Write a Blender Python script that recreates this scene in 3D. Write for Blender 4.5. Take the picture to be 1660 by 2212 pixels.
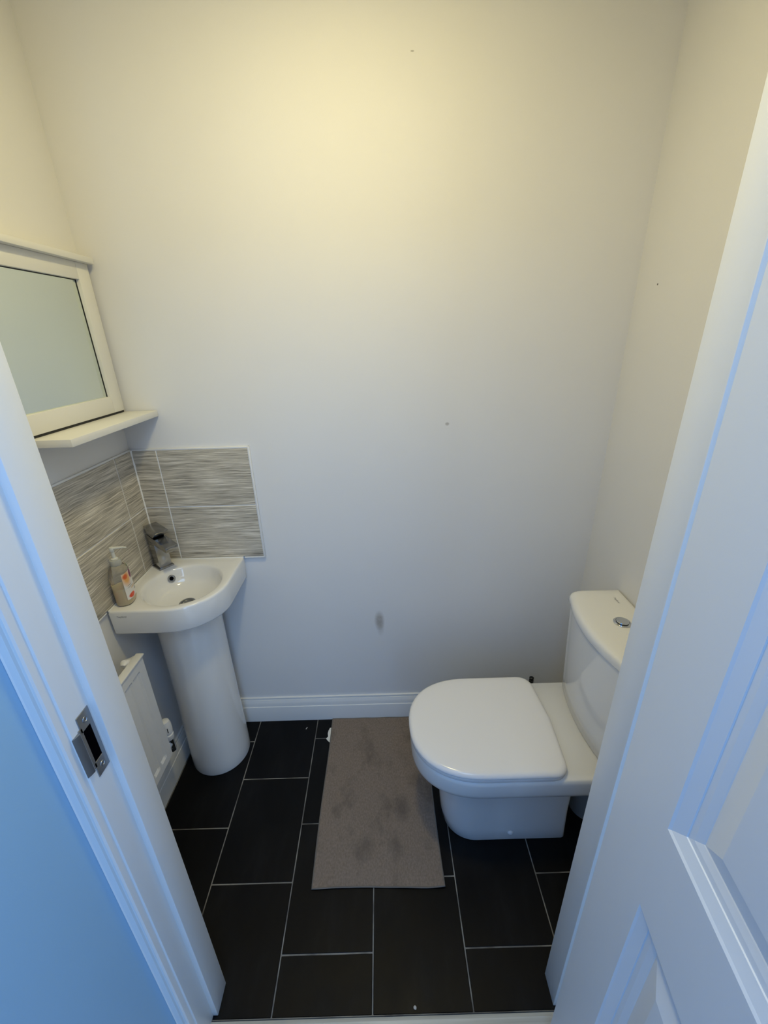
import bpy, bmesh, math, random
from mathutils import Vector, Matrix
random.seed(7)
for o in list(bpy.data.objects): bpy.data.objects.remove(o)
scn = bpy.context.scene
COL = scn.collection

# ------------------------------------------------------------------ camera
cam_d = bpy.data.cameras.new('camera'); cam = bpy.data.objects.new('camera', cam_d); COL.objects.link(cam)
cam_d.sensor_fit = 'VERTICAL'; cam_d.sensor_height = 24.0; cam_d.lens = 907.73 / 2212 * 24.0
cam_d.clip_start = 0.02; cam_d.clip_end = 60
_r = Vector((0.99959719, -0.01215235, -0.02564706)); _u = Vector((0.02835236, 0.38738378, 0.92148247)); _f = Vector((0.00126292, 0.92183845, -0.38757229))
cam.matrix_world = Matrix(((_r.x, _u.x, -_f.x, 0.82484), (_r.y, _u.y, -_f.y, -1.35317), (_r.z, _u.z, -_f.z, 1.53), (0, 0, 0, 1)))
scn.camera = cam

# ------------------------------------------------------------------ light and exposure
w = bpy.data.worlds.new('sky'); scn.world = w; w.use_nodes = True
DAY = (0.37, 0.60, 0.97)                      # cool daylight against the warm indoor white balance
w.node_tree.nodes['Background'].inputs['Color'].default_value = (*DAY, 1)
w.node_tree.nodes['Background'].inputs['Strength'].default_value = 0.6

def area(name, loc, rot, sx, sy, power, col, shape='RECTANGLE'):
    d = bpy.data.lights.new(name, 'AREA'); d.shape = shape; d.size = sx
    if shape in ('RECTANGLE', 'ELLIPSE'): d.size_y = sy
    d.energy = power; d.color = col
    o = bpy.data.objects.new(name, d); COL.objects.link(o); o.location = loc; o.rotation_euler = rot
    return o
# daylight of the hall behind the camera: a glazed end opening and a rooflight
area('end_glazing_daylight', (1.25, -3.07, 1.05), (math.radians(90), 0, 0), 0.40, 1.9, 11.0, DAY)
area('rooflight_daylight', (1.0, -1.90, 2.42), (0, 0, 0), 0.9, 1.2, 17.5, DAY)
# warm flush ceiling lamp of the cloakroom; its fitting is built further down
LAMP = (0.745, -0.64); LAMP_COL = (1.0, 0.847, 0.40)
area('ceiling_lamp_light', (LAMP[0], LAMP[1], 2.352), (0, 0, 0), 0.14, 0.14, 6.9, LAMP_COL, 'DISK')

scn.view_settings.view_transform = 'Standard'; scn.view_settings.look = 'None'
scn.view_settings.gamma = 1.0; scn.view_settings.use_curve_mapping = False
scn.view_settings.exposure = 0.0

# ------------------------------------------------------------------ materials
MATS = {}
def mat(name, col, rough=0.5, metal=0.0, **kw):
    m = bpy.data.materials.new(name); m.use_nodes = True
    b = m.node_tree.nodes['Principled BSDF']
    b.inputs['Base Color'].default_value = (*col, 1); b.inputs['Roughness'].default_value = rough; b.inputs['Metallic'].default_value = metal
    for k, v in kw.items(): b.inputs[k.replace('_', ' ')].default_value = v
    MATS[name] = m
    return m
class NT:
    def __init__(s, m): s.t = m.node_tree; s.b = s.t.nodes['Principled BSDF']
    def n(s, typ, **kw):
        x = s.t.nodes.new(typ)
        for k, v in kw.items(): setattr(x, k, v)
        return x
    def l(s, a, b): s.t.links.new(a, b)
    def obj(s): return s.n('ShaderNodeTexCoord').outputs['Object']
    def mapping(s, vec, scale=(1, 1, 1), loc=(0, 0, 0), rot=(0, 0, 0)):
        m = s.n('ShaderNodeMapping'); m.inputs['Scale'].default_value = scale; m.inputs['Location'].default_value = loc; m.inputs['Rotation'].default_value = rot
        s.l(vec, m.inputs['Vector']); return m.outputs['Vector']
    def noise(s, vec, scale, detail=3, rough=0.5):
        n = s.n('ShaderNodeTexNoise'); n.inputs['Scale'].default_value = scale; n.inputs['Detail'].default_value = detail; n.inputs['Roughness'].default_value = rough
        s.l(vec, n.inputs['Vector']); return n.outputs['Fac']
    def ramp(s, fac, stops):
        r = s.n('ShaderNodeValToRGB'); e = r.color_ramp.elements
        while len(e) < len(stops): e.new(0.5)
        for i, (p, c) in enumerate(stops): e[i].position = p; e[i].color = (*c, 1)
        s.l(fac, r.inputs['Fac']); return r.outputs['Color']
    def math(s, op, a, b=None, clamp=False):
        m = s.n('ShaderNodeMath', operation=op); m.use_clamp = clamp
        for i, v in enumerate((a, b)):
            if v is None: continue
            if hasattr(v, 'links'): s.l(v, m.inputs[i])
            else: m.inputs[i].default_value = v
        return m.outputs[0]
    def mix(s, fac, a, b):
        m = s.n('ShaderNodeMix', data_type='RGBA')
        for sock, v in ((m.inputs[0], fac), (m.inputs[6], a), (m.inputs[7], b)):
            if hasattr(v, 'links'): s.l(v, sock)
            elif isinstance(v, tuple): sock.default_value = (*v, 1)
            else: sock.default_value = v
        return m.outputs[2]
    def bump(s, h, strength=0.2, dist=0.002):
        b = s.n('ShaderNodeBump'); b.inputs['Strength'].default_value = strength; b.inputs['Distance'].default_value = dist
        s.l(h, b.inputs['Height']); s.l(b.outputs['Normal'], s.b.inputs['Normal'])
    def color(s, c): s.l(c, s.b.inputs['Base Color'])
    def blob(s, vec, centre, size, soft=0.4):      # 1 inside an ellipsoid around centre, falling to 0
        v = s.n('ShaderNodeVectorMath', operation='SUBTRACT'); s.l(vec, v.inputs[0]); v.inputs[1].default_value = centre
        d = s.n('ShaderNodeVectorMath', operation='DIVIDE'); s.l(v.outputs[0], d.inputs[0]); d.inputs[1].default_value = size
        L = s.n('ShaderNodeVectorMath', operation='LENGTH'); s.l(d.outputs[0], L.inputs[0])
        m = s.n('ShaderNodeMapRange'); m.inputs['From Min'].default_value = 1 - soft; m.inputs['From Max'].default_value = 1 + soft
        m.inputs['To Min'].default_value = 1; m.inputs['To Max'].default_value = 0
        s.l(L.outputs['Value'], m.inputs['Value']); return m.outputs[0]

WALLC = (0.78, 0.77, 0.76)
def paint(name, col, rough, marks=()):
    m = mat(name, col, rough); t = NT(m); o = t.obj()
    t.bump(t.noise(o, 420, 2), 0.12, 0.0008)
    c = t.mix(t.noise(o, 3, 3), tuple(x * 0.97 for x in col), tuple(min(1, x * 1.02) for x in col))
    wob = t.noise(o, 90, 2)
    for (cen, size, soft, mc, amt) in marks:
        c = t.mix(t.math('MULTIPLY', t.blob(o, cen, size, soft), t.math('ADD', amt * 0.6, t.math('MULTIPLY', wob, amt * 0.8), clamp=True)), c, mc)
    t.color(c); return m
paint('wall_paint', WALLC, 0.75)
paint('wall_paint_back', WALLC, 0.75, marks=(
    ((0.797, 0, 0.500), (0.015, 0.2, 0.034), 0.45, (0.30, 0.26, 0.21), 0.62),
    ((0.800, 0, 0.470), (0.011, 0.2, 0.030), 0.6, (0.36, 0.33, 0.29), 0.35),
    ((1.038, 0, 1.262), (0.006, 0.2, 0.005), 0.3, (0.33, 0.32, 0.30), 0.6),
    ((0.925, 0, 2.155), (0.004, 0.2, 0.0015), 0.3, (0.25, 0.24, 0.22), 0.7)))
paint('wall_paint_right', WALLC, 0.75, marks=(((1.569, -0.101, 1.636), (0.2, 0.0028, 0.0024), 0.2, (0.05, 0.05, 0.05), 1.0),))
paint('ceiling_paint', (0.80, 0.79, 0.77), 0.8)
paint('hall_paint', (0.32, 0.55, 0.78), 0.5)
m = mat('gloss_white', (0.78, 0.79, 0.79), 0.38); t = NT(m); t.bump(t.noise(t.obj(), 160, 3), 0.05, 0.0006)
m = mat('door_white', (0.78, 0.81, 0.84), 0.42); t = NT(m); t.bump(t.noise(t.mapping(t.obj(), (1, 1, 0.15)), 300, 3), 0.06, 0.0006)
mat('ceramic', (0.80, 0.79, 0.77), 0.07, Specular_IOR_Level=0.55, Coat_Weight=0.3)
mat('seat_plastic', (0.83, 0.81, 0.80), 0.18)
mat('grey_pipe', (0.30, 0.31, 0.31), 0.45)
mat('chrome', (0.62, 0.63, 0.63), 0.09, 1.0)
mat('chrome_tap', (0.40, 0.40, 0.40), 0.22, 1.0)
mat('steel', (0.33, 0.34, 0.35), 0.38, 1.0)
mat('black_void', (0.002, 0.002, 0.003), 1.0, Specular_IOR_Level=0.0)
mat('black_plastic', (0.01, 0.01, 0.01), 0.4)
mat('radiator_white', (0.80, 0.80, 0.80), 0.3)
mat('sealant', (0.82, 0.81, 0.78), 0.45)
mat('tile_trim', (0.80, 0.79, 0.78), 0.3)
mat('logo_ink', (0.20, 0.21, 0.22), 0.5)
mat('mirror_glass', (0.74, 0.80, 0.74), 0.015, 1.0)
m = mat('frame_white', (0.76, 0.75, 0.71), 0.45); t = NT(m); t.bump(t.noise(t.mapping(t.obj(), (1, 1, 6)), 60, 3), 0.08, 0.0006)
m = mat('dark_gap', (0.02, 0.02, 0.02), 0.8)
# streaked splashback tiles: fine wavy streaks running along each wall
m = mat('streak_tile', (0.4, 0.4, 0.38), 0.32); t = NT(m); o = t.obj()
sp = t.n('ShaderNodeSeparateXYZ'); t.l(o, sp.inputs[0])
uu = t.math('SUBTRACT', sp.outputs['X'], sp.outputs['Y'])
wv = t.math('MULTIPLY', t.math('SUBTRACT', t.noise(o, 14, 2), 0.5), 0.010)
cb = t.n('ShaderNodeCombineXYZ'); t.l(t.math('MULTIPLY', uu, 9.0), cb.inputs[0]); t.l(t.math('MULTIPLY', t.math('ADD', sp.outputs['Z'], wv), 300.0), cb.inputs[1])
n1 = t.noise(cb.outputs[0], 1.0, 5, 0.6)
cb2 = t.n('ShaderNodeCombineXYZ'); t.l(t.math('MULTIPLY', uu, 5.0), cb2.inputs[0]); t.l(t.math('MULTIPLY', sp.outputs['Z'], 70.0), cb2.inputs[1])
n2 = t.noise(cb2.outputs[0], 1.0, 2)
nn = t.math('ADD', t.math('MULTIPLY', n1, 0.78), t.math('MULTIPLY', n2, 0.22))
t.color(t.ramp(nn, [(0.34, (0.165, 0.148, 0.122)), (0.46, (0.435, 0.395, 0.325)), (0.54, (0.58, 0.53, 0.44)), (0.66, (0.86, 0.80, 0.70))]))
t.bump(n1, 0.15, 0.001)
mat('wall_grout', (0.90, 0.89, 0.86), 0.6)
# black floor tiles
m = mat('floor_tile', (0.012, 0.012, 0.013), 0.42, Specular_IOR_Level=0.16); t = NT(m); o = t.obj()
f1 = t.noise(t.mapping(o, (7, 2.2, 1)), 1.4, 5, 0.6)
t.color(t.ramp(f1, [(0.3, (0.0015, 0.0015, 0.0018)), (0.55, (0.0036, 0.0036, 0.0041)), (0.75, (0.009, 0.009, 0.0098))]))
t.l(t.ramp(t.noise(o, 9, 4), [(0.3, (0.36,) * 3), (0.7, (0.52,) * 3)]), t.b.inputs['Roughness'])
t.bump(t.noise(t.mapping(o, (1, 0.4, 1)), 60, 4), 0.10, 0.0008)
m = mat('floor_grout', (0.20, 0.19, 0.175), 0.85); t = NT(m); o = t.obj()
t.color(t.ramp(t.noise(o, 14, 3), [(0.35, (0.10, 0.095, 0.088)), (0.65, (0.27, 0.26, 0.235))]))
# worn bath mat
m = mat('mat_cloth', (0.17, 0.15, 0.135), 0.95); t = NT(m); o = t.obj()
base = t.ramp(t.noise(t.mapping(o, (1, 0.6, 1)), 210, 3), [(0.3, (0.185, 0.142, 0.112)), (0.7, (0.255, 0.203, 0.164))])
st = t.ramp(t.noise(t.mapping(o, (1.3, 0.8, 1)), 9, 5, 0.65), [(0.52, (0, 0, 0)), (0.68, (1, 1, 1))])
c = t.mix(t.math('MULTIPLY', st, 0.55), base, (0.100, 0.080, 0.064))
c = t.mix(t.math('MULTIPLY', t.blob(o, (0.86, -0.40, 0), (0.022, 0.035, 1), 0.6), 0.5), c, (0.06, 0.05, 0.045))
t.color(c); t.bump(t.noise(o, 700, 2), 0.5, 0.0015)
mat('mat_hem', (0.16, 0.145, 0.130), 0.95)
m = mat('threshold_wood', (0.55, 0.52, 0.45), 0.35); t = NT(m); o = t.obj()
t.color(t.ramp(t.noise(t.mapping(o, (3, 120, 1)), 1.0, 4), [(0.3, (0.42, 0.40, 0.34)), (0.7, (0.62, 0.60, 0.53))]))
m = mat('hall_floor_wood', (0.45, 0.40, 0.33), 0.4); t = NT(m); o = t.obj()
t.color(t.ramp(t.noise(t.mapping(o, (40, 2, 1)), 1.0, 4), [(0.3, (0.60, 0.60, 0.58)), (0.7, (0.72, 0.72, 0.70))]))
mat('paper', (0.78, 0.77, 0.72), 0.8)
mat('crumb', (0.45, 0.44, 0.42), 0.8)
mat('clear_plastic', (0.88, 0.86, 0.80), 0.12, IOR=1.18, Transmission_Weight=0.92)
mat('cloudy_plastic', (0.72, 0.72, 0.66), 0.3, Transmission_Weight=0.45, IOR=1.2)
mat('pump_white', (0.68, 0.68, 0.62), 0.35)
mat('soap_liquid', (0.82, 0.66, 0.44), 0.3, Subsurface_Weight=0.3)
mat('lamp_diffuser', (0.9, 0.88, 0.8), 0.5)
NT(MATS['lamp_diffuser']).b.inputs['Emission Color'].default_value = (*LAMP_COL, 1)
NT(MATS['lamp_diffuser']).b.inputs['Emission Strength'].default_value = 8.0

# ------------------------------------------------------------------ helpers
ORG = {}
def finish(bm, ang=33):
    bmesh.ops.recalc_face_normals(bm, faces=bm.faces)
    for f in bm.faces: f.smooth = True
    lim = math.radians(ang)
    for e in bm.edges:
        if len(e.link_faces) == 2 and e.calc_face_angle(0) > lim: e.smooth = False
def root_of(o):
    while o.parent: o = o.parent
    return o
def obj(name, bm, material, parent=None, ang=33):
    finish(bm, ang)
    if parent is not None:
        og = ORG.get(root_of(parent).name)
        if og: bmesh.ops.translate(bm, verts=bm.verts, vec=-Vector(og))
    me = bpy.data.meshes.new(name); bm.to_mesh(me); bm.free()
    me.materials.append(MATS[material])
    o = bpy.data.objects.new(name, me); COL.objects.link(o)
    if parent is not None: o.parent = parent
    return o
def tag(o, label, cat, group=None, kind=None):
    o['label'] = label
    if cat: o['category'] = cat
    if group: o['group'] = group
    if kind: o['kind'] = kind
    return o
def thing(name, loc, label, cat, kind=None):
    e = bpy.data.objects.new(name, None); COL.objects.link(e); e.location = loc; e.empty_display_size = 0.05
    ORG[e.name] = loc
    return tag(e, label, cat, kind=kind)
def quadbox(bm, x0, x1, y0, y1, z0, z1, bev=0.0, seg=2):
    ps = [(x, y, z) for z in (z0, z1) for (x, y) in ((x0, y0), (x1, y0), (x1, y1), (x0, y1))]
    return hexa(bm, ps, bev, seg)
def hexa(bm, ps, bev=0.0, seg=2):
    vs = [bm.verts.new(p) for p in ps]
    fs = [bm.faces.new([vs[i] for i in q]) for q in ((3, 2, 1, 0), (4, 5, 6, 7), (0, 1, 5, 4), (1, 2, 6, 5), (2, 3, 7, 6), (3, 0, 4, 7))]
    if bev > 0:
        es = list({e for f in fs for e in f.edges})
        bmesh.ops.bevel(bm, geom=es, offset=bev, segments=seg, affect='EDGES', profile=0.5)
    return vs
def box(x0, x1, y0, y1, z0, z1, bev=0.0, seg=2):
    bm = bmesh.new(); quadbox(bm, x0, x1, y0, y1, z0, z1, bev, seg); return bm
def loft(bm, rings, cap0=True, cap1=True, closed=True):
    vr = [[bm.verts.new(p) for p in r] for r in rings]
    n = len(vr[0])
    for a, b in zip(vr, vr[1:]):
        for i in range(n if closed else n - 1):
            j = (i + 1) % n
            bm.faces.new((a[i], a[j], b[j], b[i]))
    if cap0: bm.faces.new(vr[0][::-1])
    if cap1: bm.faces.new(vr[-1])
    return vr
def circ(c, r, z, n=32, ry=None, a0=0.0):
    ry = r if ry is None else ry
    return [(c[0] + r * math.cos(a0 + 2 * math.pi * i / n), c[1] + ry * math.sin(a0 + 2 * math.pi * i / n), z) for i in range(n)]
def lathe(bm, c, prof, n=32):          # prof: (radius, z) from bottom to top
    return loft(bm, [circ(c, r, z, n) for r, z in prof])
def tube(bm, pts, rad, n=12):
    pts = [Vector(p) for p in pts]; rings = []
    rads = rad if isinstance(rad, (list, tuple)) else [rad] * len(pts)
    up = Vector((0.13, 0.21, 0.97))
    for i, p in enumerate(pts):
        d = (pts[min(i + 1, len(pts) - 1)] - pts[max(i - 1, 0)]).normalized()
        if abs(d.dot(up)) > 0.95: up = Vector((0.97, 0.13, 0.21))
        a = d.cross(up).normalized(); b = d.cross(a)
        rings.append([tuple(p + rads[i] * (a * math.cos(2 * math.pi * k / n) + b * math.sin(2 * math.pi * k / n))) for k in range(n)])
    loft(bm, rings)
def prism(poly, axis, a0, a1, bm=None):  # poly in the two other axes, extruded along axis
    bm = bm or bmesh.new()
    def P(u, v, w):
        return {'x': (w, u, v), 'y': (u, w, v), 'z': (u, v, w)}[axis]
    loft(bm, [[P(u, v, a0) for u, v in poly], [P(u, v, a1) for u, v in poly]])
    return bm

# ------------------------------------------------------------------ room shell
W = 1.569; YF = -0.8185; YH = -0.921; HC = 2.40
JL, JR = 0.384, 1.2076
RL, RR = 0.372, 1.2196
def struct(name, bm, material, label, parent=None):
    o = obj(name, bm, material, parent)
    return tag(o, label, None, kind='structure')
struct('wall_back', box(-0.1, W + 0.1, 0, 0.1, -0.1, HC), 'wall_paint_back', 'plain off-white painted wall behind the basin and the toilet')
struct('wall_left', box(-0.1, 0, YF - 0.05, 0, -0.1, HC), 'wall_paint', 'off-white painted wall carrying the mirror and the radiator')
struct('wall_right', box(W, W + 0.1, YF - 0.05, 0, -0.1, HC), 'wall_paint_right', 'off-white painted wall behind the toilet cistern')
bm = bmesh.new()
quadbox(bm, -0.1, 0.345, YH, YF, -0.1, HC); quadbox(bm, 1.2466, W + 0.1, YH, YF, -0.1, HC); quadbox(bm, 0.345, 1.2466, YH, YF, 2.06, HC)
struct('wall_front', bm, 'wall_paint', 'wall with the doorway that the photo looks through')
struct('ceiling', box(-0.1, W + 0.1, YH, 0.1, HC, HC + 0.1), 'ceiling_paint', 'white ceiling of the small cloakroom')
# hall behind the camera
struct('wall_hall_left', box(0.245, 0.345, -3.2, YH, -0.1, HC), 'hall_paint', 'hall wall meeting the doorway at the left edge of the photo')
struct('wall_hall_right', box(1.75, 1.85, -3.2, YH, -0.1, HC), 'hall_paint', 'hall wall behind the open door')
bm = bmesh.new()
quadbox(bm, 0.345, 1.05, -3.2, -3.1, -0.1, HC); quadbox(bm, 1.45, 1.75, -3.2, -3.1, -0.1, HC); quadbox(bm, 1.05, 1.45, -3.2, -3.1, 2.0, HC); quadbox(bm, 1.05, 1.45, -3.2, -3.1, -0.1, 0.1)
struct('wall_hall_end', bm, 'hall_paint', 'end wall of the hall with the glazed opening')
bm = bmesh.new()
quadbox(bm, 0.245, 0.55, -3.2, YH, HC, HC + 0.1); quadbox(bm, 1.45, 1.85, -3.2, YH, HC, HC + 0.1); quadbox(bm, 0.55, 1.45, -3.2, -2.5, HC, HC + 0.1); quadbox(bm, 0.55, 1.45, -1.3, YH, HC, HC + 0.1)
struct('ceiling_hall', bm, 'ceiling_paint', 'white ceiling of the hall with a rooflight opening')
struct('floor_hall', box(0.345, 1.75, -3.1, -0.936, -0.08, -0.004), 'hall_floor_wood', 'pale wooden floor of the hall')

# floor: grout bed with each tile a piece of its own
floor = struct('floor', box(0, W, -0.884, 0, -0.08, -0.0012), 'floor_grout', 'black tiled floor with thin pale grout lines')
G0, TW, TL, GR = 0.7633, 0.2479, 0.3300, 0.0032
offs = {-4: -0.606, -3: -0.4455, -2: -0.606, -1: -0.7696, 0: -0.6015, 1: -0.766, 2: -0.600, 3: -0.766}
mesh_cache = {}
for k in range(-4, 4):
    x0 = max(0.0, G0 + k * TW) ; x1 = min(W, G0 + (k + 1) * TW)
    if x1 - x0 < 0.004: continue
    c0 = offs[k]
    for j in range(-4, 5):
        ya, yb = c0 + j * TL, c0 + (j + 1) * TL
        ya, yb = max(ya, -0.884), min(yb, 0.0)
        if yb - ya < 0.008: continue
        cx, cy = (x0 + x1) / 2, (ya + yb) / 2
        sx, sy = (x1 - x0 - GR) / 2, (yb - ya - GR) / 2
        if sx <= 0 or sy <= 0: continue
        key = (round(sx, 4), round(sy, 4))
        if key not in mesh_cache:
            o = obj('tile', box(-sx, sx, -sy, sy, -0.006, 0.0, 0.0011, 1), 'floor_tile', floor)
            mesh_cache[key] = o.data
        else:
            o = bpy.data.objects.new('tile', mesh_cache[key]); COL.objects.link(o); o.parent = floor
        o.location = (cx, cy, 0.0 + random.uniform(-0.0002, 0.0002))

# skirting boards
SK = [(0, 0), (0.018, 0), (0.018, 0.076), (0.0172, 0.0792), (0.0150, 0.0800), (0.0146, 0.0822), (0.0142, 0.092), (0.0122, 0.101), (0.0092, 0.1080), (0.0086, 0.1105), (0.0056, 0.1112), (0.0056, 0.1130), (0.0075, 0.1148), (0.0070, 0.1205), (0, 0.1212)]
def skirt(name, side, a0, a1, label):
    if side == 'back': bm = prism([(-d, z) for d, z in SK], 'x', a0, a1)
    if side == 'left': bm = prism([(d, z) for d, z in SK], 'y', a0, a1)
    if side == 'right': bm = prism([(W - d, z) for d, z in SK], 'y', a0, a1)
    if side == 'front': bm = prism([(YF + d, z) for d, z in SK], 'x', a0, a1)
    o = obj(name, bm, 'gloss_white', None, 20); tag(o, label, None, kind='structure')
skirt('baseboard_back', 'back', 0.0185, W - 0.0185, 'white moulded skirting along the back wall between basin and toilet')
skirt('baseboard_left', 'left', YF + 0.001, -0.0, 'white moulded skirting under the radiator')
skirt('baseboard_right', 'right', YF + 0.001, -0.0, 'white moulded skirting behind the toilet')
skirt('baseboard_front', 'front', 0.02, 0.34, 'white moulded skirting on the doorway wall below the radiator')

# door lining, stops, strike plate
lining = thing('trim_1', (0.8, -0.87, 0), 'white painted door lining with a steel strike plate', None, kind='structure')
obj('jamb', box(0.345, RL, YH, YF, 0, 2.06, 0.0015), 'gloss_white', lining)
obj('jamb', box(RR, 1.2466, YH, YF, 0, 2.06, 0.0015), 'gloss_white', lining)
obj('head', box(RL, RR, YH, YF, 2.033, 2.06, 0.0015), 'gloss_white', lining)
obj('stop', box(RL - 0.001, JL, -0.876, YF, 0, 2.033, 0.0018), 'gloss_white', lining)
obj('stop', box(JR, RR + 0.001, -0.876, YF, 0, 2.033, 0.0018), 'gloss_white', lining)
obj('stop', box(JL, JR, -0.876, YF, 2.021, 2.034, 0.0018), 'gloss_white', lining)
zs0, zs1 = 0.909, 1.031
bm = bmesh.new(); xs = RL
quadbox(bm, xs - 0.001, xs + 0.0012, -0.906, -0.8795, zs1 - 0.029, zs1, 0.0005, 1); quadbox(bm, xs - 0.001, xs + 0.0012, -0.906, -0.8795, zs0, zs0 + 0.029, 0.0005, 1)
quadbox(bm, xs - 0.001, xs + 0.0012, -0.8865, -0.8795, zs0 + 0.028, zs1 - 0.028, 0.0004, 1); quadbox(bm, xs - 0.001, xs + 0.0012, -0.910, -0.9025, zs0 + 0.02, zs1 - 0.02, 0.0004, 1)
sp_ = obj('strike_plate', bm, 'steel', lining); sp_['label'] = 'dull steel strike plate with a dark latch hole'
obj('latch_hole', box(xs - 0.0012, xs + 0.0002, -0.9027, -0.8863, zs0 + 0.0285, zs1 - 0.0285), 'black_void', sp_)
lip = [(xs - 0.0004, -0.9085), (xs + 0.0012, -0.9085), (xs + 0.0014, -0.9100), (xs + 0.0040, -0.9108), (xs + 0.0046, -0.9122), (xs + 0.0030, -0.9180), (xs + 0.0006, -0.9232), (xs - 0.0004, -0.9228)]
obj('lip', prism(lip, 'z', zs0 + 0.022, zs1 - 0.022), 'steel', sp_)
for zc in (zs0 + 0.0145, zs1 - 0.0145):
    bm = bmesh.new(); loft(bm, [[(xs + dx, -0.8925 + r * math.cos(a * math.pi / 8), zc + r * math.sin(a * math.pi / 8)) for a in range(16)] for r, dx in ((0.0052, 0.0008), (0.0048, 0.0019), (0.0034, 0.0021), (0.003, 0.0014), (0.0008, 0.0012))])
    obj('screw', bm, 'steel', sp_)
# architrave scribed to the hall wall
AR = [(0.345, YH), (0.368, YH), (0.368, -0.9285), (0.3672, -0.9325), (0.3650, -0.9350), (0.3622, -0.9352), (0.3600, -0.9332), (0.3590, -0.9318), (0.3578, -0.9322), (0.3572, -0.9362), (0.3475, -0.9372), (0.3455, -0.9385), (0.345, -0.9372)]
bm = prism(AR, 'z', 0, 2.10)
o = obj('trim_2', bm, 'gloss_white', None, 20); tag(o, 'narrow white moulded architrave between door lining and hall wall', None, kind='structure')
# threshold bar
bm = prism([(-0.940, -0.004), (-0.940, 0.002), (-0.932, 0.0075), (-0.895, 0.0085), (-0.888, 0.0060), (-0.8865, -0.004)], 'x', RL, RR)
o = obj('trim_3', bm, 'threshold_wood', None, 20); tag(o, 'pale threshold bar across the foot of the doorway', None, kind='structure')

# ------------------------------------------------------------------ open panelled door
A = math.radians(7.8)
door = thing('door_1', (1.170, -0.93, 0.008), 'white moulded panel door standing open at the right', None, kind='structure')
ORG[door.name] = None                     # parts below are in leaf coordinates: x along the leaf, y thickness, z up
door.rotation_euler = (0, 0, math.atan2(-math.cos(A), -math.sin(A)))
LW, LH, LT = 0.826, 2.008, 0.035
PX = [(0.111, 0.363), (0.463, 0.715)]; PZ = [(0.200, 0.808), (0.968, 1.880)]
# leaf with an opening for each panel: y = 0 is the visible face, leaf body lies at y > 0
bm = bmesh.new()
xs_ = [0, PX[0][0], PX[0][1], PX[1][0], PX[1][1], LW]; zs_ = [0, PZ[0][0], PZ[0][1], PZ[1][0], PZ[1][1], LH]
grid = {(i, j, s): bm.verts.new((x, 0 if s == 0 else LT, z)) for i, x in enumerate(xs_) for j, z in enumerate(zs_) for s in (0, 1)}
holes = {(1, 1), (3, 1), (1, 3), (3, 3)}
def solid(i, j): return 0 <= i < 5 and 0 <= j < 5 and (i, j) not in holes
for i in range(5):
    for j in range(5):
        if not solid(i, j): continue
        for s in (0, 1): bm.faces.new([grid[q] for q in ((i, j, s), (i + 1, j, s), (i + 1, j + 1, s), (i, j + 1, s))])
        for (di, dj, a, b) in ((-1, 0, (i, j), (i, j + 1)), (1, 0, (i + 1, j), (i + 1, j + 1)), (0, -1, (i, j), (i + 1, j)), (0, 1, (i, j + 1), (i + 1, j + 1))):
            if not solid(i + di, j + dj): bm.faces.new([grid[(*a, 0)], grid[(*b, 0)], grid[(*b, 1)], grid[(*a, 1)]])
eds = [e for e in bm.edges if len(e.link_faces) == 2 and all((v.co.x in (0, LW)) for v in e.verts) and e.calc_face_angle(0) > 1]
bmesh.ops.bevel(bm, geom=eds, offset=0.0022, segments=3, affect='EDGES', profile=0.5)
obj('door_leaf', bm, 'door_white', door)
PROF = [(0.0, 0.0), (0.003, 0.0022), (0.010, 0.0048), (0.018, 0.0075), (0.0185, 0.0090), (0.026, 0.0100), (0.0345, 0.0128), (0.036, 0.0136), (0.0385, 0.0132), (0.067, 0.0050), (0.0690, 0.0049)]
for (x0, x1) in PX:
    for (z0, z1) in PZ:
        bm = bmesh.new()
        for s in (0, 1):
            R_ = [[(x0 + d, (dep if s == 0 else LT - dep), z0 + d), (x1 - d, (dep if s == 0 else LT - dep), z0 + d), (x1 - d, (dep if s == 0 else LT - dep), z1 - d), (x0 + d, (dep if s == 0 else LT - dep), z1 - d)] for d, dep in PROF]
            loft(bm, R_, cap0=False, cap1=True)
        obj('door_panel', bm, 'door_white', door, 4)

# ------------------------------------------------------------------ ceiling lamp above the frame
lamp = thing('ceiling_lamp', (LAMP[0], LAMP[1], HC), 'small round flush ceiling lamp glowing warm above the toilet room floor', 'lamp')
bm = bmesh.new(); lathe(bm, LAMP, [(0.082, 2.366), (0.090, 2.372), (0.090, HC - 0.0005)], 40); obj('lamp_base', bm, 'gloss_white', lamp)
bm = bmesh.new(); lathe(bm, LAMP, [(0.04, 2.356), (0.070, 2.359), (0.080, 2.3655)], 40); obj('lamp_diffuser', bm, 'lamp_diffuser', lamp)

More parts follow.
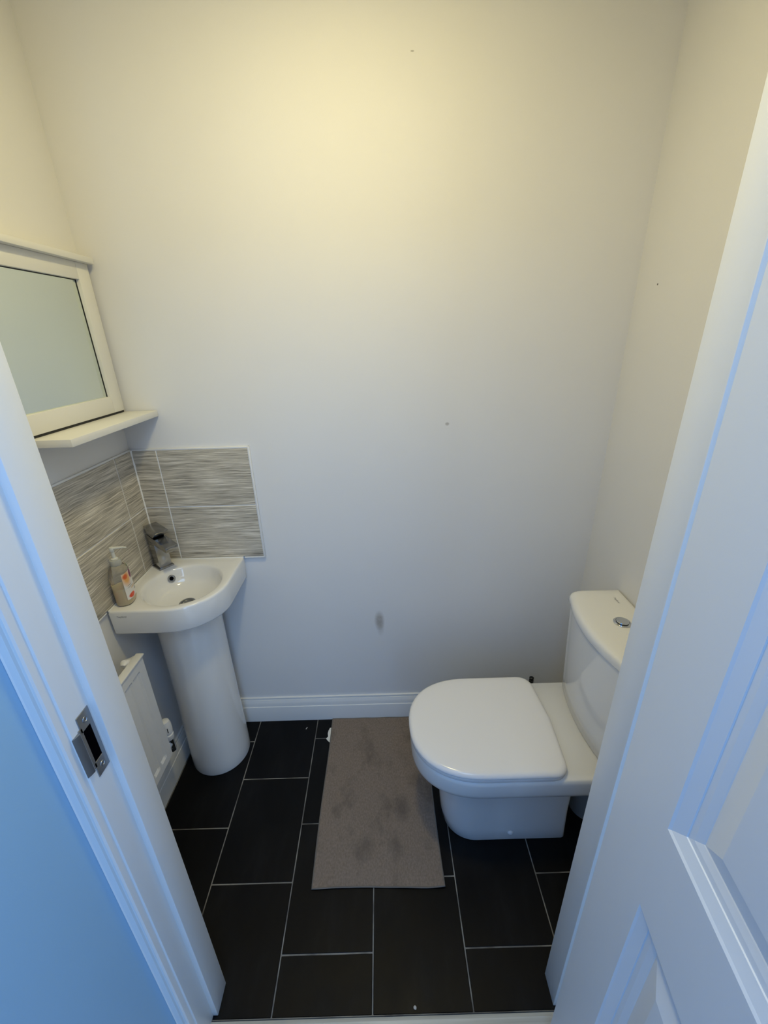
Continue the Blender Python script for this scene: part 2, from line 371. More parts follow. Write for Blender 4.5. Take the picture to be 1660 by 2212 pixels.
# ------------------------------------------------------------------ splashback
zr0, zr1, zr2 = 0.804, 1.0042, 1.205; XE = 0.3905; YE = -0.402; TT = 0.0085; g = 0.0019
sb = thing('tile_splashback', (0, 0, 0), 'grey streaked tile splashback on the back wall beside the tap', 'splashback'); ORG[sb.name] = None
sl = thing('tile_splashback', (0, 0, 0), 'grey streaked tile splashback on the mirror wall behind the soap bottle', 'splashback'); ORG[sl.name] = None
obj('grout_bed', box(TT, XE, -TT + 0.0018, -0.0002, zr0 + .001, zr2), 'wall_grout', sb)
obj('grout_bed', box(0.0002, TT - 0.0018, YE, -0.0005, zr0 + .001, zr2), 'wall_grout', sl)
for (z0, z1) in ((zr0, zr1), (zr1, zr2)):
    for (x0, x1) in ((TT, 0.0894), (0.0894, XE - 0.002)):
        obj('tile', box(x0 + g, x1 - g, -TT, -0.001, z0 + g, z1 - g, 0.0008, 1), 'streak_tile', sb)
    for (y0, y1) in ((-0.1006, -TT), (YE + 0.002, -0.1006)):
        obj('tile', box(0.001, TT, y0 + g, y1 - g, z0 + g, z1 - g, 0.0008, 1), 'streak_tile', sl)
bm = bmesh.new()
quadbox(bm, XE - 0.002, XE + 0.0035, -TT - 0.0015, -0.0002, zr0 - 0.004, zr2 + 0.004, 0.0012); quadbox(bm, 0.318, XE + 0.003, -TT - 0.0010, -0.0002, zr0 - 0.0045, zr0 + 0.0005, 0.001)
quadbox(bm, TT, XE + 0.003, -TT + 0.0005, -0.0002, zr2 - 0.001, zr2 + 0.004, 0.001)
obj('edge_trim', bm, 'tile_trim', sb)
bm = bmesh.new()
quadbox(bm, 0.0002, TT - 0.0005, YE, -0.004, zr2 - 0.001, zr2 + 0.004, 0.001); quadbox(bm, 0.0002, TT - 0.0005, YE - 0.004, YE + 0.001, zr0 - 0.004, zr2 + 0.004, 0.001); quadbox(bm, 0.0002, TT, YE, -0.326, zr0 - 0.0045, zr0 + 0.0005, 0.001)
obj('edge_trim', bm, 'tile_trim', sl)
bm = bmesh.new(); bx_ = []
for i in range(26):
    z = zr0 + 0.004 + (zr2 - zr0 - 0.004) * i / 25; d = 0.0036 + 0.0009 * math.sin(i * 2.1) + random.uniform(-.0005, .0005)
    bx_.append([(TT - .0004, -TT + .0004, z), (TT + d, -TT + .0004, z), (TT + d * .35, -TT - d * .35, z), (TT - .0004, -TT - d, z)])
loft(bm, bx_); obj('sealant_bead', bm, 'sealant', sb)

# ------------------------------------------------------------------ corner basin on pedestal
basin = thing('corner_basin', (0.145, -0.15, 0), 'white ceramic corner basin on a round-fronted pedestal', 'basin')
BC = (0.165, -0.175); BX, BY, BR = 0.315, -0.322, 0.150
def outline(th, inset=0.0):
    x1, y0, r = BX - inset, BY + inset, BR - inset
    xa, ya = 0.0095 , -0.0095
    dx, dy = math.cos(th), math.sin(th)
    ts = []
    if dx > 1e-9: ts.append((x1 - BC[0]) / dx)
    if dx < -1e-9: ts.append((xa - BC[0]) / dx)
    if dy > 1e-9: ts.append((ya - BC[1]) / dy)
    if dy < -1e-9: ts.append((y0 - BC[1]) / dy)
    t = min(ts); px, py = BC[0] + dx * t, BC[1] + dy * t
    ccx, ccy = x1 - r, y0 + r
    if px > ccx and py < ccy:          # rounded front corner
        ox, oy = BC[0] - ccx, BC[1] - ccy
        b = ox * dx + oy * dy; c = ox * ox + oy * oy - r * r
        t = -b + math.sqrt(b * b - c); px, py = BC[0] + dx * t, BC[1] + dy * t
    return px, py
angs = sorted({2 * math.pi * i / 112 - math.pi for i in range(112)} | {math.atan2(y - BC[1], x - BC[0]) for x, y in ((0.0095, -0.0095), (BX, -0.0095), (0.0095, BY))})
def oring(z, inset): return [(*outline(a, inset), z) for a in angs]
def bring(r, z, sh=0.0): return [(BC[0] + sh + r * math.cos(a), BC[1] - sh + r * math.sin(a), z) for a in angs]
def mring(f, z, r, inset):
    res = []
    for a in angs:
        ox, oy = outline(a, inset); ix, iy = BC[0] + r * math.cos(a), BC[1] + r * math.sin(a)
        res.append((ox + (ix - ox) * f, oy + (iy - oy) * f, z))
    return res
Z = 0.804
rings = [oring(0.718, 0.03), oring(0.7180, 0.008), oring(0.7205, 0.0035), oring(0.726, 0.001), oring(0.80 - 0.004, 0.0), oring(0.8010, 0.0012), oring(0.8032, 0.0035), oring(Z, 0.007),
         mring(0.5, Z, 0.128, 0.007), bring(0.127, Z - 0.0004), bring(0.1225, Z - 0.0022), bring(0.119, Z - 0.0065), bring(0.1165, Z - 0.015), bring(0.113, Z - 0.028), bring(0.107, Z - 0.042), bring(0.097, Z - 0.055),
         bring(0.080, Z - 0.066), bring(0.058, Z - 0.073), bring(0.034, Z - 0.0765), bring(0.022, Z - 0.0775)]
bm = bmesh.new(); loft(bm, rings, True, True)
body = obj('basin_bowl', bm, 'ceramic', basin, 40)
# hollow pedestal column, D-shaped towards the room
PC = (0.145, -0.15); PR = 0.109
def dring(r, z, c=PC):
    a0 = -math.pi / 4; half = math.acos(-0.30); res = []
    for i in range(41):
        a = a0 - half + 2 * half * i / 40; res.append((c[0] + r * math.cos(a), c[1] + r * math.sin(a), z))
    return res
bm = bmesh.new(); loft(bm, [dring(0.108, 0.0), dring(0.1095, 0.006), dring(0.109, 0.05), dring(0.106, 0.25), dring(0.104, 0.45), dring(0.104, 0.62), dring(0.107, 0.70), dring(0.107, 0.7185)])
obj('pedestal', bm, 'ceramic', basin, 50)
bm = bmesh.new(); oc = Vector((0.0885, -0.0985, Z - 0.0275)); on = Vector((0.66, -0.66, 0.36)).normalized()
ta = on.cross(Vector((0, 0, 1))).normalized(); tb = on.cross(ta)
def ring_at(c, r, d, n=24): return [tuple(c + on * d + r * (ta * math.cos(2 * math.pi * k / n) + tb * math.sin(2 * math.pi * k / n))) for k in range(n)]
loft(bm, [ring_at(oc, 0.0125, -0.004), ring_at(oc, 0.0125, 0.0015), ring_at(oc, 0.0112, 0.003), ring_at(oc, 0.0080, 0.0030), ring_at(oc, 0.0062, 0.001), ring_at(oc, 0.0060, -0.004)], True, False)
ov = obj('overflow_ring', bm, 'chrome_tap', basin)
bm = bmesh.new(); loft(bm, [ring_at(oc, 0.0063, -0.004), ring_at(oc, 0.0063, -0.0012)]); obj('overflow_hole', bm, 'black_void', ov)
bm = bmesh.new(); lathe(bm, BC, [(0.026, Z - 0.0785), (0.026, Z - 0.0745), (0.023, Z - 0.0725), (0.019, Z - 0.0725), (0.018, Z - 0.0755), (0.002, Z - 0.0755)], 28); obj('waste', bm, 'steel', basin)
# mixer tap
tap_rot = Matrix.Translation((0.047, -0.057, Z)) @ Matrix.Rotation(math.radians(-37), 4, 'Z')
def tapobj(name, bm, parent, material='chrome_tap'):
    bmesh.ops.transform(bm, matrix=tap_rot, verts=bm.verts); return obj(name, bm, material, parent)
bm = bmesh.new()
quadbox(bm, -0.026, 0.026, -0.026, 0.026, -0.0005, 0.006, 0.0012)
hexa(bm, [(-0.020, -0.021, 0.004), (0.0225, -0.021, 0.004), (0.0225, 0.021, 0.004), (-0.020, 0.021, 0.004), (-0.020, -0.021, 0.112), (0.0205, -0.021, 0.104), (0.0205, 0.021, 0.104), (-0.020, 0.021, 0.112)], 0.0015)
tap = tapobj('tap', bm, basin); tap['label'] = 'square chrome mixer tap'
bm = bmesh.new(); hexa(bm, [(-0.0215, -0.0215, 0.1000), (0.098, -0.0215, 0.0865), (0.098, 0.0215, 0.0865), (-0.0215, 0.0215, 0.1000), (-0.0215, -0.0215, 0.1265), (0.099, -0.0215, 0.1055), (0.099, 0.0215, 0.1055), (-0.0215, 0.0215, 0.1265)], 0.0014)
tapobj('spout', bm, tap)
bm = bmesh.new(); quadbox(bm, 0.066, 0.090, -0.012, 0.012, 0.0815, 0.091, 0.001); tapobj('aerator', bm, tap)
bm = bmesh.new(); hexa(bm, [(-0.0215, -0.0220, 0.1295), (0.026, -0.0220, 0.1225), (0.026, 0.0220, 0.1225), (-0.0215, 0.0220, 0.1295), (-0.0240, -0.0225, 0.1560), (0.052, -0.0235, 0.1450), (0.052, 0.0235, 0.1450), (-0.0240, 0.0225, 0.1560)], 0.0014)
tapobj('lever', bm, tap)
bm = bmesh.new(); quadbox(bm, -0.018, 0.020, -0.019, 0.019, 0.118, 0.131); tapobj('cartridge_gap', bm, tap, 'black_void')
# silicone seam along both walls
bm = bmesh.new(); quadbox(bm, 0.0092, BX, -0.0125, -0.0092, Z - 0.004, Z + 0.0030, 0.001); quadbox(bm, 0.0092, 0.0125, BY, -0.0125, Z - 0.004, Z + 0.0030, 0.001)
obj('sealant_bead', bm, 'sealant', basin)
def text(name, s, size, loc, rot, parent, material='logo_ink'):
    c = bpy.data.curves.new(name, 'FONT'); c.body = s; c.size = size; c.align_x = 'CENTER'; c.align_y = 'CENTER'; c.extrude = 0.00008; c.shear = 0.25
    to = bpy.data.objects.new(name + '_tmp', c); COL.objects.link(to)
    dg = bpy.context.evaluated_depsgraph_get(); me = bpy.data.meshes.new_from_object(to.evaluated_get(dg))
    bpy.data.objects.remove(to); bpy.data.curves.remove(c)
    me.materials.clear(); me.materials.append(MATS[material]); me.name = name
    Mx = Matrix.Translation(loc) @ rot.to_4x4(); me.transform(Matrix.Translation(-Vector(ORG[root_of(parent).name])) @ Mx)
    o = bpy.data.objects.new(name, me); COL.objects.link(o); o.parent = parent
    return o
text('maker_mark', 'Twyford', 0.0085, (0.043, BY - 0.0002, Z - 0.0195), Matrix.Rotation(math.radians(90), 3, 'X'), body)

# ------------------------------------------------------------------ soap bottle on the basin
SO = (0.037, -0.268, 0.8041)
soap = thing('soap_bottle', SO, 'half-full clear pump bottle of peach hand soap standing on the basin corner', 'soap bottle')
def sring(rx, ry, z, n=40, p=2.6, rot=math.radians(12)):
    res = []
    for k in range(n):
        a = 2 * math.pi * k / n; ca, sa = math.cos(a), math.sin(a)
        x = rx * math.copysign(abs(ca) ** (2 / p), ca); y = ry * math.copysign(abs(sa) ** (2 / p), sa)
        res.append((SO[0] + x * math.cos(rot) - y * math.sin(rot), SO[1] + x * math.sin(rot) + y * math.cos(rot), SO[2] + z))
    return res
bm = bmesh.new(); loft(bm, [sring(0.017, 0.024, 0.0), sring(0.0225, 0.0315, 0.002), sring(0.0245, 0.0340, 0.009), sring(0.0245, 0.0335, 0.05), sring(0.0235, 0.0315, 0.095), sring(0.0225, 0.0300, 0.112), sring(0.0195, 0.0255, 0.1195), sring(0.0135, 0.015, 0.123, p=2), sring(0.0125, 0.0125, 0.128, p=2)])
obj('bottle', bm, 'clear_plastic', soap, 50)
bm = bmesh.new(); loft(bm, [sring(0.016, 0.023, 0.0012), sring(0.0214, 0.0304, 0.003), sring(0.0233, 0.0328, 0.0095), sring(0.0233, 0.0323, 0.050), sring(0.0226, 0.0310, 0.0575)])
obj('liquid_soap', bm, 'soap_liquid', soap, 50)
# label wrapped on the side that faces the room
m = mat('soap_label', (0.8, 0.78, 0.74), 0.35); t = NT(m); o = t.obj()
c = t.mix(t.noise(o, 120, 2), (0.72, 0.68, 0.62), (0.82, 0.80, 0.77))
for cen, size, soft, cc, amt in (
    ((0.024, -0.010, 0.088), (0.05, 0.015, 0.022), 0.45, (0.80, 0.36, 0.05), 0.9),
    ((0.024, -0.014, 0.093), (0.05, 0.0085, 0.0075), 0.3, (0.68, 0.10, 0.02), 0.95),
    ((0.022, 0.0125, 0.091), (0.05, 0.0078, 0.0145), 0.15, (0.22, 0.02, 0.09), 1.0),
    ((0.022, 0.0095, 0.050), (0.05, 0.014, 0.0035), 0.3, (0.62, 0.40, 0.18), 0.8),
    ((0.024, -0.007, 0.029), (0.05, 0.0135, 0.0075), 0.15, (0.72, 0.07, 0.015), 1.0),
    ((0.022, 0.018, 0.040), (0.05, 0.0042, 0.0060), 0.15, (0.16, 0.13, 0.16), 0.9),
    ((0.022, -0.006, 0.062), (0.05, 0.010, 0.0012), 0.3, (0.25, 0.23, 0.20), 0.8),
    ((0.022, -0.004, 0.056), (0.05, 0.013, 0.0012), 0.3, (0.25, 0.23, 0.20), 0.8)):
    c = t.mix(t.math('MULTIPLY', t.blob(o, cen, size, soft), amt), c, cc)
t.color(c)
bm = bmesh.new(); rr = []
for i in range(13):
    z = 0.020 + 0.084 * i / 12; fx = 0.0256 - 0.0012 * i / 12; fy = 0.0345 - 0.003 * i / 12
    full = sring(fx, fy, z, 80); rr.append([full[k % 80] for k in range(-13, 14)])
loft(bm, rr, False, False, closed=False); obj('label', bm, 'soap_label', soap, 60)
bm = bmesh.new(); lathe(bm, SO[:2], [(0.0145, SO[2] + 0.1265), (0.0150, SO[2] + 0.128), (0.0150, SO[2] + 0.142), (0.0142, SO[2] + 0.1445)], 32); obj('collar', bm, 'cloudy_plastic', soap)
bm = bmesh.new(); lathe(bm, SO[:2], [(0.0095, SO[2] + 0.1445), (0.0095, SO[2] + 0.148), (0.0050, SO[2] + 0.150), (0.0045, SO[2] + 0.168), (0.0060, SO[2] + 0.170), (0.0068, SO[2] + 0.180), (0.0055, SO[2] + 0.1835)], 24); obj('pump_stem', bm, 'pump_white', soap)
bm = bmesh.new(); tube(bm, [(SO[0], SO[1], SO[2] + 0.179), (SO[0] + 0.014, SO[1] + 0.004, SO[2] + 0.1795), (SO[0] + 0.028, SO[1] + 0.008, SO[2] + 0.1790), (SO[0] + 0.037, SO[1] + 0.0105, SO[2] + 0.1765)], [0.0050, 0.0040, 0.0028, 0.0020]); obj('nozzle', bm, 'pump_white', soap)

# ------------------------------------------------------------------ mirror with shelf
mir = thing('mirror', (0, -0.2, 1.31), 'white framed wall mirror with a bottom shelf above the basin', 'mirror')
my0, my1, mz0, mz1, fx = -0.445, -0.014, 1.337, 1.735, 0.028
FWD = 0.050
obj('backing', box(0.001, 0.012, my0 + 0.01, my1 - 0.01, mz0 + 0.01, mz1 - 0.01), 'frame_white', mir)
fr = obj('frame_stile', box(0.001, fx, my1 - FWD, my1, mz0, mz1 - 0.0042, 0.0012), 'frame_white', mir)
obj('frame_stile', box(0.001, fx, my0, my0 + FWD, mz0, mz1 - 0.0042, 0.0012), 'frame_white', mir)
obj('frame_rail', box(0.001, fx - .0003, my0 + FWD, my1 - FWD, mz0, mz0 + 0.046, 0.0012), 'frame_white', mir)
obj('frame_rail', box(0.001, fx - .0003, my0 + FWD, my1 - FWD, mz1 - 0.046, mz1 - 0.0042, 0.0012), 'frame_white', mir)
bm = bmesh.new()
for (a, b, c, d) in ((my0 + FWD - .001, my1 - FWD + .001, mz1 - 0.0480, mz1 - 0.045), (my1 - FWD - 0.0012, my1 - FWD + .001, mz0 + 0.045, mz1 - 0.045)):
    quadbox(bm, 0.012, 0.0180, a, b, c, d)
obj('shadow_gap', bm, 'dark_gap', mir)
obj('glass', box(0.0122, 0.0165, my0 + FWD - .002, my1 - FWD + .002, mz0 + 0.044, mz1 - 0.044), 'mirror_glass', mir)
obj('ledge', box(0.001, 0.046, my0 - 0.010, my1 + 0.004, mz1 - .0040, mz1 + 0.011, 0.0015), 'frame_white', mir)
obj('shelf', box(0.001, 0.123, -0.407, -0.004, 1.313, 1.331, 0.0012), 'frame_white', mir)
obj('shelf_gap', box(0.004, fx - 0.002, -0.404, my1 - 0.002, 1.3305, mz0 + 0.0005), 'dark_gap', mir)

# ------------------------------------------------------------------ radiator on the left wall
rad = thing('radiator', (0.08, -0.55, 0.235), 'small white panel radiator on the wall below the basin', 'radiator')
rx, ry0, ry1, rz0, rz1 = 0.084, -0.79, -0.340, 0.236, 0.660
bm = bmesh.new()
prof = []; nfl = 9; pitch = (ry1 - ry0 - 0.06) / nfl
def rad_ring(z, dep):
    pts = [(rx - 0.016, ry0, z), (rx - 0.004, ry0, z), (rx - 0.001, ry0 + 0.003, z)]
    for k in range(nfl):
        yb = ry0 + 0.03 + k * pitch
        pts += [(rx, yb + pitch * 0.10, z), (rx + dep, yb + pitch * 0.24, z), (rx + dep, yb + pitch * 0.76, z), (rx, yb + pitch * 0.90, z)]
    pts += [(rx - 0.001, ry1 - 0.003, z), (rx - 0.004, ry1, z), (rx - 0.016, ry1, z)]
    return pts
loft(bm, [rad_ring(rz0, 0), rad_ring(rz0 + 0.026, 0), rad_ring(rz0 + 0.036, -0.005), rad_ring(rz1 - 0.040, -0.005), rad_ring(rz1 - 0.034, 0), rad_ring(rz1, 0)])
obj('panel', bm, 'radiator_white', rad, 20)
obj('top_rail', box(rx - 0.020, rx + 0.004, ry0 - 0.002, ry1 + 0.002, rz1 - 0.003, rz1 + 0.003, 0.0015), 'radiator_white', rad)
bm = bmesh.new()
zz = [(0.010 if i % 2 else 0.058, ry0 + 0.04 + i * 0.014) for i in range(27)]
prism([(x, y) for x, y in zz] + [(x + 0.0012, y) for x, y in zz[::-1]], 'z', rz0 + 0.05, rz1 - 0.05, bm)
obj('convector_fin', bm, 'radiator_white', rad, 20)
for y in (ry0 + 0.09, ry1 - 0.09):
    obj('bracket', box(0.0005, rx - 0.014, y - 0.012, y + 0.012, rz0 + 0.06, rz1 - 0.04), 'radiator_white', rad)
bm = bmesh.new(); tube(bm, [(0.050, ry1 - 0.045, rz1 - 0.006), (0.050, ry1 - 0.038, rz1 - 0.004), (0.051, ry1 - 0.020, rz1 - 0.012), (0.052, ry1 - 0.006, rz1 - 0.018), (0.053, ry1 + 0.004, rz1 - 0.020)], [0.008, 0.0145, 0.012, 0.011, 0.010], 16)
obj('air_vent', bm, 'radiator_white', rad, 60)
VX, VZ = 0.074, rz0 - 0.018
bm = bmesh.new(); tube(bm, [(VX, ry1 - 0.004, VZ + 0.045), (VX, ry1 + 0.016, VZ + 0.045)], 0.010, 16); tube(bm, [(VX, ry1 + 0.018, VZ + 0.012), (VX, ry1 + 0.018, VZ + 0.075)], [0.0125, 0.0125], 16)
vb = obj('valve', bm, 'chrome', rad)
bm = bmesh.new(); lathe(bm, (VX, ry1 + 0.018), [(0.0145, VZ + 0.066), (0.0160, VZ + 0.069), (0.0160, VZ + 0.086), (0.0135, VZ + 0.089), (0.0135, VZ + 0.096), (0.0165, VZ + 0.099), (0.0165, VZ + 0.132), (0.0130, VZ + 0.144), (0.006, VZ + 0.147)], 20)
cap = obj('valve_cap', bm, 'radiator_white', vb)
bm = bmesh.new(); quadbox(bm, VX + 0.0135, VX + 0.0168, ry1 + 0.0167, ry1 + 0.0192, VZ + 0.104, VZ + 0.124); bmesh.ops.rotate(bm, verts=bm.verts, cent=(VX, ry1 + 0.018, 0), matrix=Matrix.Rotation(math.radians(-52), 3, 'Z')); obj('cap_slot', bm, 'black_plastic', vb)
bm = bmesh.new(); tube(bm, [(VX, ry1 + 0.018, VZ + 0.020), (0.0005, ry1 + 0.018, VZ + 0.020)], 0.0078, 14); obj('pipe', bm, 'chrome', vb)

# ------------------------------------------------------------------ toilet
TC = -0.404
toilet = thing('toilet', (1.2, TC, 0), 'white close-coupled toilet with its lid closed', 'toilet')
def dout(xf, w, xr, z, rc=0.03, xm=None, p=2.3, bow=0.0, wr=None):
    # D outline: rounded front at xf, straight sides half-width w (wr at the rear), rear edge at xr with corner radius rc
    xm = xm if xm is not None else xf + min(0.23, (xr - xf) * 0.55); wr = w if wr is None else wr
    half = []
    for i in range(17):
        a = math.pi / 2 * i / 16
        half.append((xm - (xm - xf) * math.cos(a) ** (2 / p), w * math.sin(a) ** (2 / p)))
    for i in range(1, 5):
        f = i / 5; half.append((xm + (xr - rc - xm) * f, w + (wr - w) * f))
    for i in range(7):
        a = math.pi / 2 * i / 6; half.append((xr - rc + rc * math.sin(a), wr - rc + rc * math.cos(a)))
    for i in range(1, 4):
        f = i / 4; half.append((xr + bow * f, (wr - rc) * (1 - f)))
    pts = half + [(xr + bow, 0.0)] + [(x, -y) for x, y in half[::-1]]
    pts = pts[:-1] if abs(half[0][1]) < 1e-6 else pts
    return [(x, TC + y, z) for x, y in pts]
rim = lambda z, xf, w, xr, xm=1.10: dout(xf, w, xr, z, 0.022, xm)
bm = bmesh.new()
loft(bm, [rim(0.215, 0.985, 0.088, 1.36, 1.14), rim(0.240, 0.955, 0.108, 1.375, 1.13), rim(0.265, 0.925, 0.132, 1.40, 1.12), rim(0.285, 0.906, 0.150, 1.44, 1.11), rim(0.300, 0.897, 0.162, 1.50, 1.10), rim(0.312, 0.892, 0.170, 1.540, 1.10), rim(0.330, 0.890, 0.1755, 1.543), rim(0.372, 0.889, 0.1785, 1.543), rim(0.384, 0.8905, 0.1775, 1.542), rim(0.3880, 0.894, 0.174, 1.539)])
bowl = obj('bowl', bm, 'ceramic', toilet, 50)
bm = bmesh.new()
ft = lambda z, xf, w, xr: dout(xf, w, xr, z, 0.012, xf + 0.10, 2.2)
loft(bm, [ft(0.0, 1.002, 0.1010, 1.386), ft(0.006, 0.998, 0.1030, 1.387), ft(0.05, 0.991, 0.1000, 1.386), ft(0.13, 0.985, 0.0975, 1.385), ft(0.20, 0.983, 0.0985, 1.385), ft(0.262, 0.976, 0.104, 1.385)])
obj('foot', bm, 'ceramic', toilet, 50)
sd = lambda z, d: dout(0.886 + d, 0.1805 - d, 1.318 - d, z, 0.042, 1.10, 2.35, 0.010)
bm = bmesh.new(); loft(bm, [sd(0.3882, 0.008), sd(0.3895, 0.003), sd(0.3935, 0.001), sd(0.4015, 0.0015), sd(0.4030, 0.004)]); obj('seat', bm, 'seat_plastic', toilet, 50)
bm = bmesh.new(); loft(bm, [sd(0.4032, 0.004), sd(0.4040, 0.0008), sd(0.4085, -0.0005), sd(0.4140, 0.0015), sd(0.4185, 0.006), sd(0.4205, 0.012), sd(0.4213, 0.03), sd(0.4216, 0.08)]); obj('lid', bm, 'seat_plastic', toilet, 50)
# cistern: bowed front, leans slightly forward to the top
def cist(z, xc, bow, hw, rc=0.035, xb=1.563):
    pts = []
    nf = 16
    for i in range(nf + 1):                       # bowed front from far side (+y) to near side (-y)
        f = -1 + 2 * i / nf; y = (hw - rc) * -f; pts.append((xc - bow * (1 - f * f), y))
    def corner(x0, y0, a0, a1):
        return [(x0 + rc * math.cos(math.radians(a0 + (a1 - a0) * k / 6)), y0 + rc * math.sin(math.radians(a0 + (a1 - a0) * k / 6))) for k in range(1, 7)]
    front = pts
    near = corner(xc + rc, -(hw - rc), 180, 270)
    back = [(xb, -hw), (xb, -hw * 0.4), (xb, hw * 0.4), (xb, hw)]
    far = corner(xc + rc, hw - rc, 90, 180)[:-1]
    far = [(xc + rc, hw)] + far
    return [(x, TC + y + 0.006, z) for x, y in front + near + back + far]
bm = bmesh.new()
loft(bm, [cist(0.3885, 1.430, 0.016, 0.160, 0.02), cist(0.392, 1.426, 0.017, 0.165, 0.024), cist(0.45, 1.421, 0.019, 0.168), cist(0.60, 1.413, 0.021, 0.171), cist(0.735, 1.407, 0.022, 0.174)])
cis = obj('cistern', bm, 'ceramic', toilet, 50)
bm = bmesh.new()
def cl(z, d): return cist(z, 1.401 + d, 0.023, 0.179 - d, 0.036, 1.566 - d * 0.4)
loft(bm, [cl(0.7355, 0.006), cl(0.7375, 0.002), cl(0.742, 0.0), cl(0.757, 0.001), cl(0.763, 0.004), cl(0.7665, 0.009), cl(0.768, 0.016), cl(0.7686, 0.04)])
cli = obj('cistern_lid', bm, 'ceramic', toilet, 50)
BTN = (1.487, TC + 0.010)
bm = bmesh.new(); lathe(bm, BTN, [(0.0235, 0.7680), (0.0235, 0.7705), (0.0215, 0.7725), (0.0185, 0.7722), (0.0180, 0.7700)], 36); fb = obj('button_ring', bm, 'chrome', cli)
bm = bmesh.new(); lathe(bm, BTN, [(0.0180, 0.769), (0.0180, 0.7696)], 30); obj('button_gap', bm, 'black_void', cli)
bm = bmesh.new(); lathe(bm, BTN, [(0.0166, 0.7690), (0.0166, 0.7745), (0.0155, 0.7760), (0.010, 0.7764), (0.002, 0.7766)], 36); obj('flush_button', bm, 'chrome', cli)
text('maker_mark', 'Twyford', 0.0085, (1.527, TC + 0.118, 0.7688), Matrix.Rotation(math.radians(-90), 3, 'Z'), cli)
bm = bmesh.new(); bmesh.ops.create_uvsphere(bm, u_segments=16, v_segments=10, radius=0.0095); bmesh.ops.scale(bm, vec=(1, 0.55, 1), verts=bm.verts); bmesh.ops.translate(bm, verts=bm.verts, vec=(1.207, TC - 0.1015, 0.033)); obj('bolt_cap', bm, 'seat_plastic', toilet)
bm = bmesh.new(); arc = [(1.36, TC, 0.185), (1.415, TC, 0.185)] + [(1.415 + 0.085 * math.sin(math.radians(a)), TC, 0.10 + 0.085 * math.cos(math.radians(a))) for a in (20, 40, 60, 80, 90)] + [(1.50, TC, 0.001)]
tube(bm, arc, 0.056, 24); obj('waste_pipe', bm, 'grey_pipe', toilet, 50)

# supply valve stub behind the toilet
sv = thing('supply_valve', (1.407, -0.045, 0), 'small black-capped water valve behind the toilet lid', 'valve')
bm = bmesh.new(); tube(bm, [(1.409, -0.045, 0.0), (1.409, -0.045, 0.210)], 0.0075, 12); obj('pipe', bm, 'grey_pipe', sv)
bm = bmesh.new(); lathe(bm, (1.409, -0.045), [(0.009, 0.198), (0.009, 0.218), (0.0055, 0.2195), (0.0055, 0.2245), (0.009, 0.2260), (0.009, 0.2305), (0.007, 0.232)], 14); obj('valve_cap', bm, 'black_plastic', sv)

# ------------------------------------------------------------------ bath mat and small things on the floor
mt = thing('bath_mat', (0.78, -0.32, 0), 'worn grey-brown cloth bath mat lying on the black tiles', 'mat')
ORG[mt.name] = None; mt.location = (0, 0, 0)
nx, ny = 34, 50
def mat_pt(u, v):
    xl = 0.580 - 0.003 * v + 0.0015 * math.sin(v * 7); xr_ = 0.968 + 0.009 * v + 0.002 * math.sin(v * 5 + 1)
    x = xl + (xr_ - xl) * u; y = -0.020 - 0.606 * v + 0.003 * math.sin(u * 5) * v - 0.002 * u
    z = 0.0050 + 0.0009 * math.sin(u * 9 + v * 4) * math.sin(v * 11) + 0.0006 * math.sin(u * 23 + v * 17)
    if u > 0.9 and v > 0.93: z += 0.006 * (u - 0.9) / 0.1 * (v - 0.93) / 0.07
    return x, y, z
bm = bmesh.new(); top = [[bm.verts.new(mat_pt(i / nx, j / ny)) for i in range(nx + 1)] for j in range(ny + 1)]
for j in range(ny):
    for i in range(nx): bm.faces.new((top[j][i], top[j][i + 1], top[j + 1][i + 1], top[j + 1][i]))
border = [top[0][i] for i in range(nx + 1)] + [top[j][nx] for j in range(1, ny + 1)] + [top[ny][i] for i in range(nx - 1, -1, -1)] + [top[j][0] for j in range(ny - 1, 0, -1)]
low = [bm.verts.new((v.co.x, v.co.y, max(0.0004, v.co.z - 0.0046))) for v in border]
for a in range(len(border)):
    b = (a + 1) % len(border); bm.faces.new((border[a], border[b], low[b], low[a]))
bm.faces.new(low)
obj('mat_cloth', bm, 'mat_cloth', mt, 60)
bm = bmesh.new(); hem = [tuple(v) for v in ([mat_pt(i / nx, 0) for i in range(nx + 1)] + [mat_pt(1, j / ny) for j in range(1, ny + 1)] + [mat_pt(i / nx, 1) for i in range(nx - 1, -1, -1)] + [mat_pt(0, j / ny) for j in range(ny - 1, 0, -1)])]
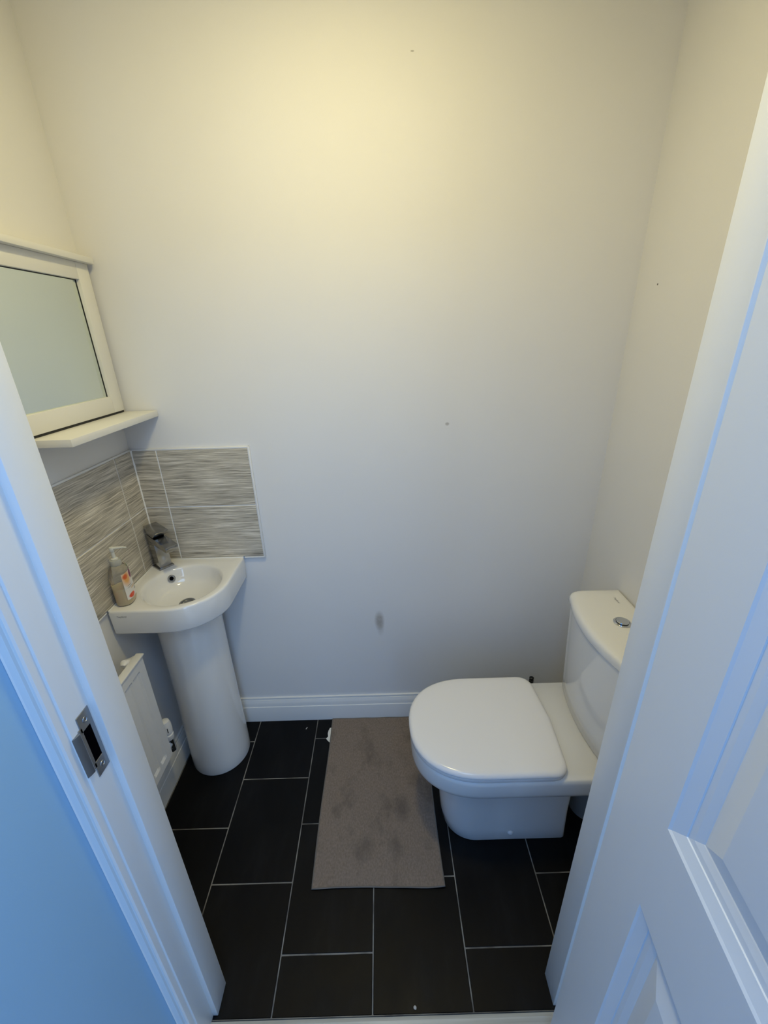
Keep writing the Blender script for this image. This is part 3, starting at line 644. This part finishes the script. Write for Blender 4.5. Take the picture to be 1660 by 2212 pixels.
hem = [(x, y, z - 0.0012) for x, y, z in hem] ; tube(bm, hem + [hem[0]], 0.0024, 6); obj('hem', bm, 'mat_hem', mt, 60)
ps = [(0.592, -0.058), (0.5725, -0.064), (0.5680, -0.078), (0.5665, -0.093), (0.5690, -0.106), (0.5625, -0.117), (0.5690, -0.124), (0.5770, -0.131), (0.594, -0.133)]
bm = bmesh.new(); tz = [0.0035, 0.0052, 0.0070, 0.0085, 0.0062, 0.0080, 0.0050, 0.0042, 0.0030]
up = [bm.verts.new((x, y, z)) for (x, y), z in zip(ps, tz)]; dn = [bm.verts.new((x, y, z - 0.0008)) for (x, y), z in zip(ps, tz)]
cu = bm.verts.new((0.578, -0.093, 0.0040)); cd = bm.verts.new((0.578, -0.093, 0.0031))
for i in range(len(ps)):
    j = (i + 1) % len(ps); bm.faces.new((up[i], up[j], cu)); bm.faces.new((dn[j], dn[i], cd)); bm.faces.new((up[i], dn[i], dn[j], up[j]))
bmesh.ops.translate(bm, verts=bm.verts, vec=(0, 0, -0.0018))
o = obj('paper_scrap', bm, 'paper', None, 10); tag(o, 'crumpled scrap of white paper poking out from under the bath mat', 'paper')
def crumb(name, c, s, label, rz):
    bm = bmesh.new(); bmesh.ops.create_icosphere(bm, subdivisions=1, radius=1.0)
    for v in bm.verts: v.co *= random.uniform(0.8, 1.15)
    bmesh.ops.scale(bm, vec=s, verts=bm.verts); bmesh.ops.rotate(bm, verts=bm.verts, cent=(0, 0, 0), matrix=Matrix.Rotation(rz, 3, 'Z'))
    zmin = min(v.co.z for v in bm.verts); bmesh.ops.translate(bm, verts=bm.verts, vec=(c[0], c[1], -zmin + 0.0002)); tag(obj(name, bm, 'crumb'), label, 'crumb')
crumb('crumb', (0.868, -0.873, 0), (0.0042, 0.0045, 0.002), 'tiny pale round crumb on the floor beside the threshold bar', 0.3)
crumb('wood_sliver', (0.473, -0.060, 0), (0.0022, 0.0075, 0.0012), 'tiny pale sliver on the floor tile near the back skirting', -0.4)
